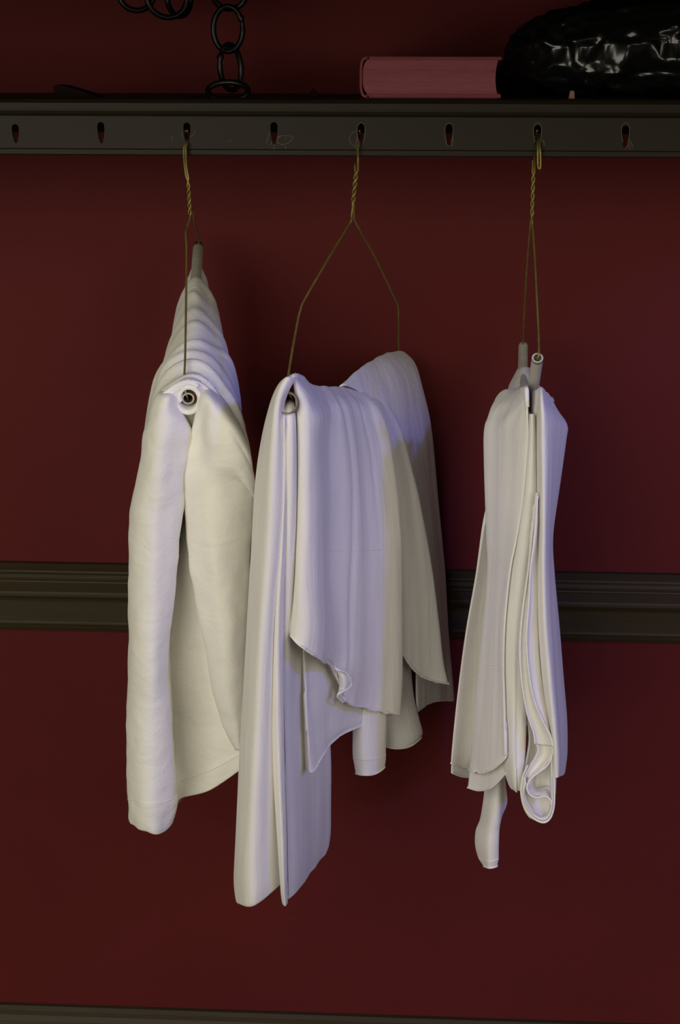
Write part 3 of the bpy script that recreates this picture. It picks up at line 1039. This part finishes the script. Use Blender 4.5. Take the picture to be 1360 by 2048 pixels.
# ------------------------------------------------------------------ RIGHT cloth
KD = .72
rc = thing('hanging_cloth', 'white jersey cloth bunched in narrow folds, hanging rightmost over the bent tube', 'cloth', P(1035, 1650, .3), 'white cloths on the hangers')
rows = [
    hrow(742, (1039, 1043, 1048, 1054, 1060), [.09, .105, .110, .105, .09]),
    [(1036, 737, .10), (1041, 734, .114), (1048, 733, .118), (1056, 734, .114), (1062, 738, .10)],
    [(1029, 748, .108), (1036, 744, .126), (1047, 743, .132), (1059, 744, .126), (1068, 750, .108)],
    [(1020, 766, .12), (1030, 760, .144), (1047, 758, .15), (1064, 760, .144), (1078, 768, .12)],
    [(1014, 781, .14), (1027, 776, .164), (1047, 775, .172), (1070, 776, .164), (1092, 790, .14)],
    [(1006, 800, .16), (1022, 795, .19), (1047, 793, .20), (1074, 795, .19), (1104, 812, .16)],
    [(996, 860, .17), (1016, 855, .20), (1047, 850, .21), (1080, 855, .20), (1116, 870, .17)],
    hrow(1080, (990, 1012, 1042, 1070, 1094), [.165, .19, .20, .19, .165]),
    hrow(1300, (984, 1008, 1040, 1072, 1096), [.16, .19, .20, .19, .16]),
    hrow(1450, (984, 1008, 1040, 1072, 1096), [.16, .19, .20, .19, .16]),
]
panel('far_hump', rows, M_JERSEY, rc, su=6, sv=6, amp=.0006, seed=51.0)


def fan(u, v, p):
    # creases fanning out from the tube to the shoulder
    c = P(1056, 772, .38)
    an = math.atan2(p.z - c.z, p.x - c.x)
    w_ = max(0, 1 - u / .36)
    s = 0
    for a0 in (-2.92, -2.72, -2.50, -2.28, -2.05):
        s += math.exp(-((an - a0) / .055) ** 2) - .5 * math.exp(-((an - a0 - .11) / .05) ** 2)
    w_ *= min(1, max(0, math.hypot(p.x - c.x, p.z - c.z) / .02 - .4))
    return .0021 * s * w_ * min(1, u * 9)


d5 = [.325, .352, .385, .408, .414]
rows = [
    [(1008, 792, .27), (1020, 788, .275), (1034, 786, .28), (1046, 784, .30), (1053, 780, .33)],
    [(1000, 785, .29), (1013, 781, .30), (1030, 778, .32), (1044, 775, .355), (1053, 772, .395)],
    [(989, 808, .31), (1006, 804, .335), (1026, 802, .365), (1044, 797, .395), (1054, 792, .408)],
    [(977, 834, .32), (998, 832, .35), (1022, 830, .382), (1044, 826, .405), (1056, 822, .412)],
    hrow(856, (969, 992, 1018, 1044, 1057), d5),
    hrow(900, (968, 990, 1016, 1041, 1055), d5),
    hrow(1000, (970, 988, 1010, 1034, 1046), d5),
    hrow(1080, (972, 987, 1005, 1024, 1034), d5),
    hrow(1140, (974, 986, 1000, 1014, 1022), d5),
    hrow(1240, (966, 979, 993, 1005, 1011), d5),
    hrow(1330, (957, 972, 989, 1002, 1008), d5),
    hrow(1430, (948, 966, 987, 1004, 1011), d5),
    hrow(1500, (942, 960, 985, 1004, 1012), d5),
    [(940, 1537, .326), (960, 1540, .354), (983, 1534, .386), (1003, 1519, .406), (1012, 1508, .412)],
    [(940, 1542, .326), (960, 1545, .354), (983, 1540, .386), (1003, 1524, .406), (1012, 1512, .412)],
]
pk = panel('left_flap', rows, M_JERSEY, rc, roll_l=[(.003, .02), (.01, .06)], roll_r=[(.001, .006), (.003, .02)], su=6, sv=7, amp=.0013, fx=45, fz=4, seed=54.0, extra=fan)
hem(pk, rc, lo=.3, hi=.86)
stitch(pk, rc, .715, .32, .84, name='seam', rad=.00035)
# second layer of the same edge
d4 = [.318, .34, .372, .395]
rows = [
    hrow(1440, (950, 965, 990, 1012), d4),
    hrow(1500, (942, 960, 988, 1013), d4),
    [(937, 1560, .318), (960, 1566, .342), (988, 1562, .374), (1013, 1536, .395)],
    [(935, 1575, .318), (958, 1581, .342), (986, 1574, .374), (1012, 1546, .395)],
]
pk2 = panel('left_under_flap', rows, M_JERSEY, rc, su=6, sv=7, amp=.0006, fx=45, fz=4, seed=55.0)
hem(pk2, rc, lo=.0, hi=1)
# far part of the cloth, behind the folds
rows = [
    hrow(y_, xs, [.30, .24, .17, .09]) for y_, xs in ((800, (1072, 1062, 1054, 1048)), (900, (1068, 1060, 1050, 1040)), (1100, (1052, 1048, 1040, 1030)), (1300, (1044, 1040, 1034, 1024)), (1470, (1040, 1036, 1030, 1020)))
]
panel('rear_fold', rows, M_JERSEY, rc, su=6, sv=6, amp=.003, fx=20, fz=6, seed=57.0)
# far left flap M
d3 = [.292, .272, .252]
rows = [
    hrow(985, (982, 990, 996), d3), hrow(1020, (973, 984, 994), d3), hrow(1060, (965, 980, 994), d3),
    hrow(1150, (952, 972, 992), d3),
    hrow(1270, (931, 955, 982), d3),
    hrow(1400, (915, 942, 974), d3),
    [(905, 1500, .292), (930, 1505, .272), (966, 1510, .252)],
    [(903, 1527, .292), (924, 1533, .272), (958, 1538, .252)],
]
pm = panel('far_left_flap', rows, M_JERSEY, rc, roll_l=[(.003, .012), (.012, .04)], su=6, sv=6, amp=.0009, fx=45, fz=4, seed=58.0)
hem(pm, rc, lo=.3, hi=1)
rows = [
    hrow(1480, (908, 932, 966), [.284, .264, .244]),
    [(903, 1535, .284), (926, 1545, .264), (958, 1550, .244)],
    [(904, 1545, .284), (924, 1553, .264), (952, 1555, .244)],
]
pm2 = panel('far_left_flap', rows, M_JERSEY, rc, roll_l=[(.003, .012)], su=6, sv=6, amp=.0005, fx=45, fz=4, seed=59.0)
hem(pm2, rc, lo=.2, hi=1)
# narrow tail N
rows = [
    [(972, 1500, .28), (986, 1500, .312), (1000, 1500, .316), (1012, 1500, .296)],
    [(970, 1570, .28), (985, 1570, .312), (1001, 1570, .316), (1011, 1562, .290)],
    [(966, 1610, .28), (983, 1610, .314), (1001, 1610, .316), (1015, 1602, .284)],
    [(961, 1640, .28), (980, 1642, .314), (999, 1642, .314), (1007, 1626, .29)],
    [(953, 1662, .28), (976, 1665, .312), (996, 1662, .312), (1000, 1648, .30)],
    [(952, 1690, .28), (975, 1692, .312), (995, 1692, .310), (998, 1688, .30)],
    [(958, 1715, .28), (976, 1722, .310), (995, 1718, .308), (997, 1716, .30)],
    [(968, 1731, .29), (978, 1735, .308), (992, 1733, .306), (995, 1730, .30)],
]
pn = panel('tail', rows, M_JERSEY, rc, roll_l=[(.003, .01)], su=6, sv=6, amp=.0012, fx=45, fz=8, seed=61.0)
hem(pn, rc, lo=.3, hi=1)
stitch(pn, rc, .86, .3, .9)
# strip O between the folds
d4 = [.404, .416, .419, .412]
rows = [
    hrow(828, (1056, 1060, 1065, 1070), d4),
    hrow(870, (1053, 1059, 1066, 1072), d4),
    hrow(930, (1048, 1056, 1065, 1073), d4),
    hrow(1000, (1041, 1051, 1063, 1073), d4),
    hrow(1080, (1029, 1041, 1056, 1068), d4),
    hrow(1140, (1018, 1033, 1048, 1061), d4),
    hrow(1240, (1007, 1022, 1038, 1050), d4),
    hrow(1330, (1004, 1019, 1034, 1048), d4),
    hrow(1430, (1008, 1021, 1034, 1052), d4),
    hrow(1500, (1010, 1022, 1034, 1050), d4),
    hrow(1545, (1015, 1025, 1035, 1046), d4),
    [(1022, 1570, .404), (1028, 1573, .416), (1036, 1573, .419), (1042, 1566, .412)],
    [(1028, 1581, .408), (1032, 1584, .414), (1036, 1584, .415), (1040, 1580, .412)],
]
panel('centre_fold', rows, M_JERSEY, rc, roll_l=[(-.002, .008)], roll_r=[(.001, .006)], su=6, sv=6, amp=.0009, fx=70, fz=4, seed=64.0,
      extra=lambda u, v, p: -.0022 * math.exp(-((v - .62) / .07) ** 2) * min(1, max(0, (u - .45) * 4)))
# right flap Q
d5 = [.408, .434, .428, .392, .335]
rows = [
    [(1078, 786, .36), (1083, 784, .365), (1089, 788, .35), (1097, 796, .32), (1106, 806, .28)],
    [(1076, 778, .395), (1082, 774, .41), (1088, 778, .40), (1095, 786, .36), (1102, 796, .31)],
    [(1074, 805, .404), (1082, 802, .428), (1091, 805, .420), (1104, 812, .382), (1117, 820, .325)],
    [(1073, 838, .408), (1083, 836, .434), (1095, 838, .428), (1115, 842, .392), (1135, 850, .335)],
    hrow(880, (1072, 1083, 1096, 1114, 1133), d5),
    hrow(970, (1073, 1084, 1096, 1109, 1121), d5),
    hrow(1070, (1073, 1084, 1094, 1102, 1108), d5),
    hrow(1140, (1071, 1083, 1094, 1103, 1110), d5),
    hrow(1250, (1073, 1086, 1098, 1109, 1119), d5),
    hrow(1360, (1081, 1095, 1107, 1118, 1127), d5),
    hrow(1440, (1094, 1104, 1114, 1124, 1133), d5),
    hrow(1500, (1100, 1109, 1118, 1127, 1134), d5),
    [(1103, 1540, .408), (1110, 1545, .43), (1118, 1544, .426), (1125, 1541, .392), (1131, 1532, .335)],
    [(1105, 1553, .408), (1111, 1555, .43), (1117, 1554, .426), (1123, 1552, .392), (1129, 1545, .335)],
]
pq = panel('right_flap', rows, M_JERSEY, rc, roll_l=[(-.002, .008), (-.003, .02)], roll_r=[(.004, .016), (.014, .05)], su=6, sv=6, amp=.0010, fx=45, fz=4, seed=67.0)
stitch(pq, rc, .77, .3, .75, name='seam', rad=.00035)

# hem that runs down the front edge and curls into an S at the bottom
ca = [(1073, 985), (1065, 1060), (1057, 1140), (1046, 1215), (1040, 1290), (1043, 1360), (1054, 1425), (1067, 1465), (1070, 1488)]
cb = [(1075, 990), (1071, 1060), (1061, 1140), (1058, 1200), (1053, 1270), (1056, 1330), (1067, 1395), (1086, 1443), (1101, 1473), (1105, 1492)]
cc = [(1077, 1000), (1075, 1060), (1073, 1140), (1074, 1210), (1075, 1280), (1081, 1352), (1092, 1412), (1102, 1462), (1106, 1490)]


def edge(c, d):
    return catmull([P(x, y_, d) for x, y_ in c], 6)


# both layers of the edge: a - b faces the lens, b - c turns to the right
n = 10
def resamp(c, k):
    q = catmull([Vector((x, y_, 0)) for x, y_ in c], 12)
    return [q[int(round(i * (len(q) - 1) / (k - 1)))] for i in range(k)]
ra, rb, rcc = resamp(ca, n), resamp(cb, n), resamp(cc, n)
rows = []
for i in range(n):
    A_, B_ = ra[i], rb[i]
    e_ = -.02 if i == 0 else 0
    rows.append([(A_.x, A_.y, .428 + e_), (A_.x * .5 + B_.x * .5, A_.y * .5 + B_.y * .5, .425 + e_), (B_.x, B_.y, .432 + e_)])
panel('hem_strip', rows, M_JERSEY, rc, su=5, sv=6, amp=.0008, fx=90, fz=20, seed=70.0)
rows = []
for i in range(n):
    A_, B_ = rb[i], rcc[i]
    rows.append([(A_.x, A_.y, .430), (A_.x * .5 + B_.x * .5, A_.y * .5 + B_.y * .5, .427), (B_.x + 2, B_.y, .417)])
panel('hem_lining', rows, M_JERSEY, rc, su=5, sv=6, amp=.0008, fx=90, fz=20, seed=72.0)
hem([p for p in edge(ca, .4285)], rc, rad=.0008)
hem([p for p in edge(cb, .4325)], rc, rad=.0009)
# S: upper lip returns left, then right, then round the bottom
s1 = [(1105, 1492), (1104, 1510), (1095, 1530), (1078, 1544), (1062, 1557), (1055, 1570), (1056, 1583), (1064, 1592), (1076, 1595), (1090, 1592), (1100, 1599), (1104, 1612)]
s2 = [(1070, 1488), (1066, 1505), (1056, 1530), (1046, 1552), (1042, 1580), (1046, 1606), (1056, 1626), (1072, 1640), (1088, 1645), (1100, 1637), (1107, 1618), (1109, 1590), (1108, 1550), (1107, 1500)]
s3 = [(1104, 1612), (1101, 1626), (1092, 1636), (1078, 1634), (1064, 1622), (1053, 1604), (1048, 1583)]
# cloth wall behind each run of hem, going up and back
def wall(c, d, up, back, dx, name, seed):
    top = [P(x, y_, d) + Vector((dx, back, up)) for x, y_ in c]
    mid_ = [P(x, y_, d) + Vector((dx * .4, back * .45, up * .5)) for x, y_ in c]
    bot = [P(x, y_, d) for x, y_ in c]
    G = grid_spline([top, mid_, bot], 5, 6)
    V = [v for r in G for v in r]
    nc = len(G[0])
    F = [(i * nc + j, i * nc + j + 1, (i + 1) * nc + j + 1, (i + 1) * nc + j) for i in range(len(G) - 1) for j in range(nc - 1)]
    o = obj(name, V, F, M_JERSEY, rc)
    md = o.modifiers.new('t', 'SOLIDIFY')
    md.thickness = .0012
    md.offset = 0
    return o


rows = [
    [(1052, 1420, .405), (1072, 1420, .398), (1092, 1425, .400), (1108, 1440, .405)],
    [(1060, 1480, .405), (1074, 1480, .394), (1092, 1480, .396), (1110, 1480, .408)],
    [(1050, 1540, .410), (1070, 1540, .394), (1090, 1540, .394), (1110, 1540, .410)],
    [(1044, 1585, .414), (1066, 1585, .396), (1088, 1585, .396), (1109, 1585, .412)],
    [(1050, 1615, .416), (1068, 1620, .402), (1086, 1620, .402), (1105, 1612, .412)],
    [(1062, 1634, .418), (1074, 1640, .412), (1086, 1642, .412), (1098, 1636, .414)],
]
panel('pocket_back', rows, M_JERSEY, rc, su=6, sv=6, amp=.0005, seed=75.0)
# light band of the S
n = 9
t1 = resamp([(1070, 1482), (1076, 1500), (1066, 1524), (1052, 1548), (1047, 1572)], n)
t2 = resamp([(1104, 1490), (1102, 1510), (1086, 1534), (1066, 1552), (1056, 1572)], n)
rows = [[(A_.x, A_.y, .424), ((A_.x + B_.x) / 2, (A_.y + B_.y) / 2, .4185), (B_.x, B_.y, .428)] for A_, B_ in zip(t1, t2)]
panel('curled_hem', rows, M_JERSEY, rc, su=6, sv=4, amp=.0004, seed=77.0)
# outer band round the bottom of the loop
b1 = resamp(s2[3:], 14)
b2 = resamp([(1057, 1572), (1050, 1590), (1056, 1607), (1066, 1622), (1080, 1632), (1092, 1630), (1099, 1616), (1101, 1590), (1099, 1545), (1101, 1500)], 14)
rows = [[(A_.x, A_.y, .424), ((A_.x + B_.x) / 2, (A_.y + B_.y) / 2, .430), (B_.x, B_.y, .424)] for A_, B_ in zip(b1, b2)]
panel('curled_hem', rows, M_JERSEY, rc, su=4, sv=4, amp=.0003, seed=79.0)
# inner tongue
t1 = resamp([(1057, 1560), (1056, 1578), (1064, 1588), (1078, 1590), (1092, 1588), (1103, 1598)], 9)
t2 = resamp([(1072, 1552), (1069, 1568), (1073, 1575), (1082, 1575), (1094, 1572), (1106, 1575)], 9)
rows = [[(A_.x, A_.y, .424), ((A_.x + B_.x) / 2, (A_.y + B_.y) / 2, .416), (B_.x, B_.y, .402)] for A_, B_ in zip(t1, t2)]
panel('inner_fold', rows, M_JERSEY, rc, su=4, sv=4, amp=.0003, seed=81.0)
hem(edge(s1, .4285), rc, rad=.0010)
hem(edge(s2[2:], .4255), rc, rad=.0009)
hem(edge(s3, .424), rc, rad=.0009)
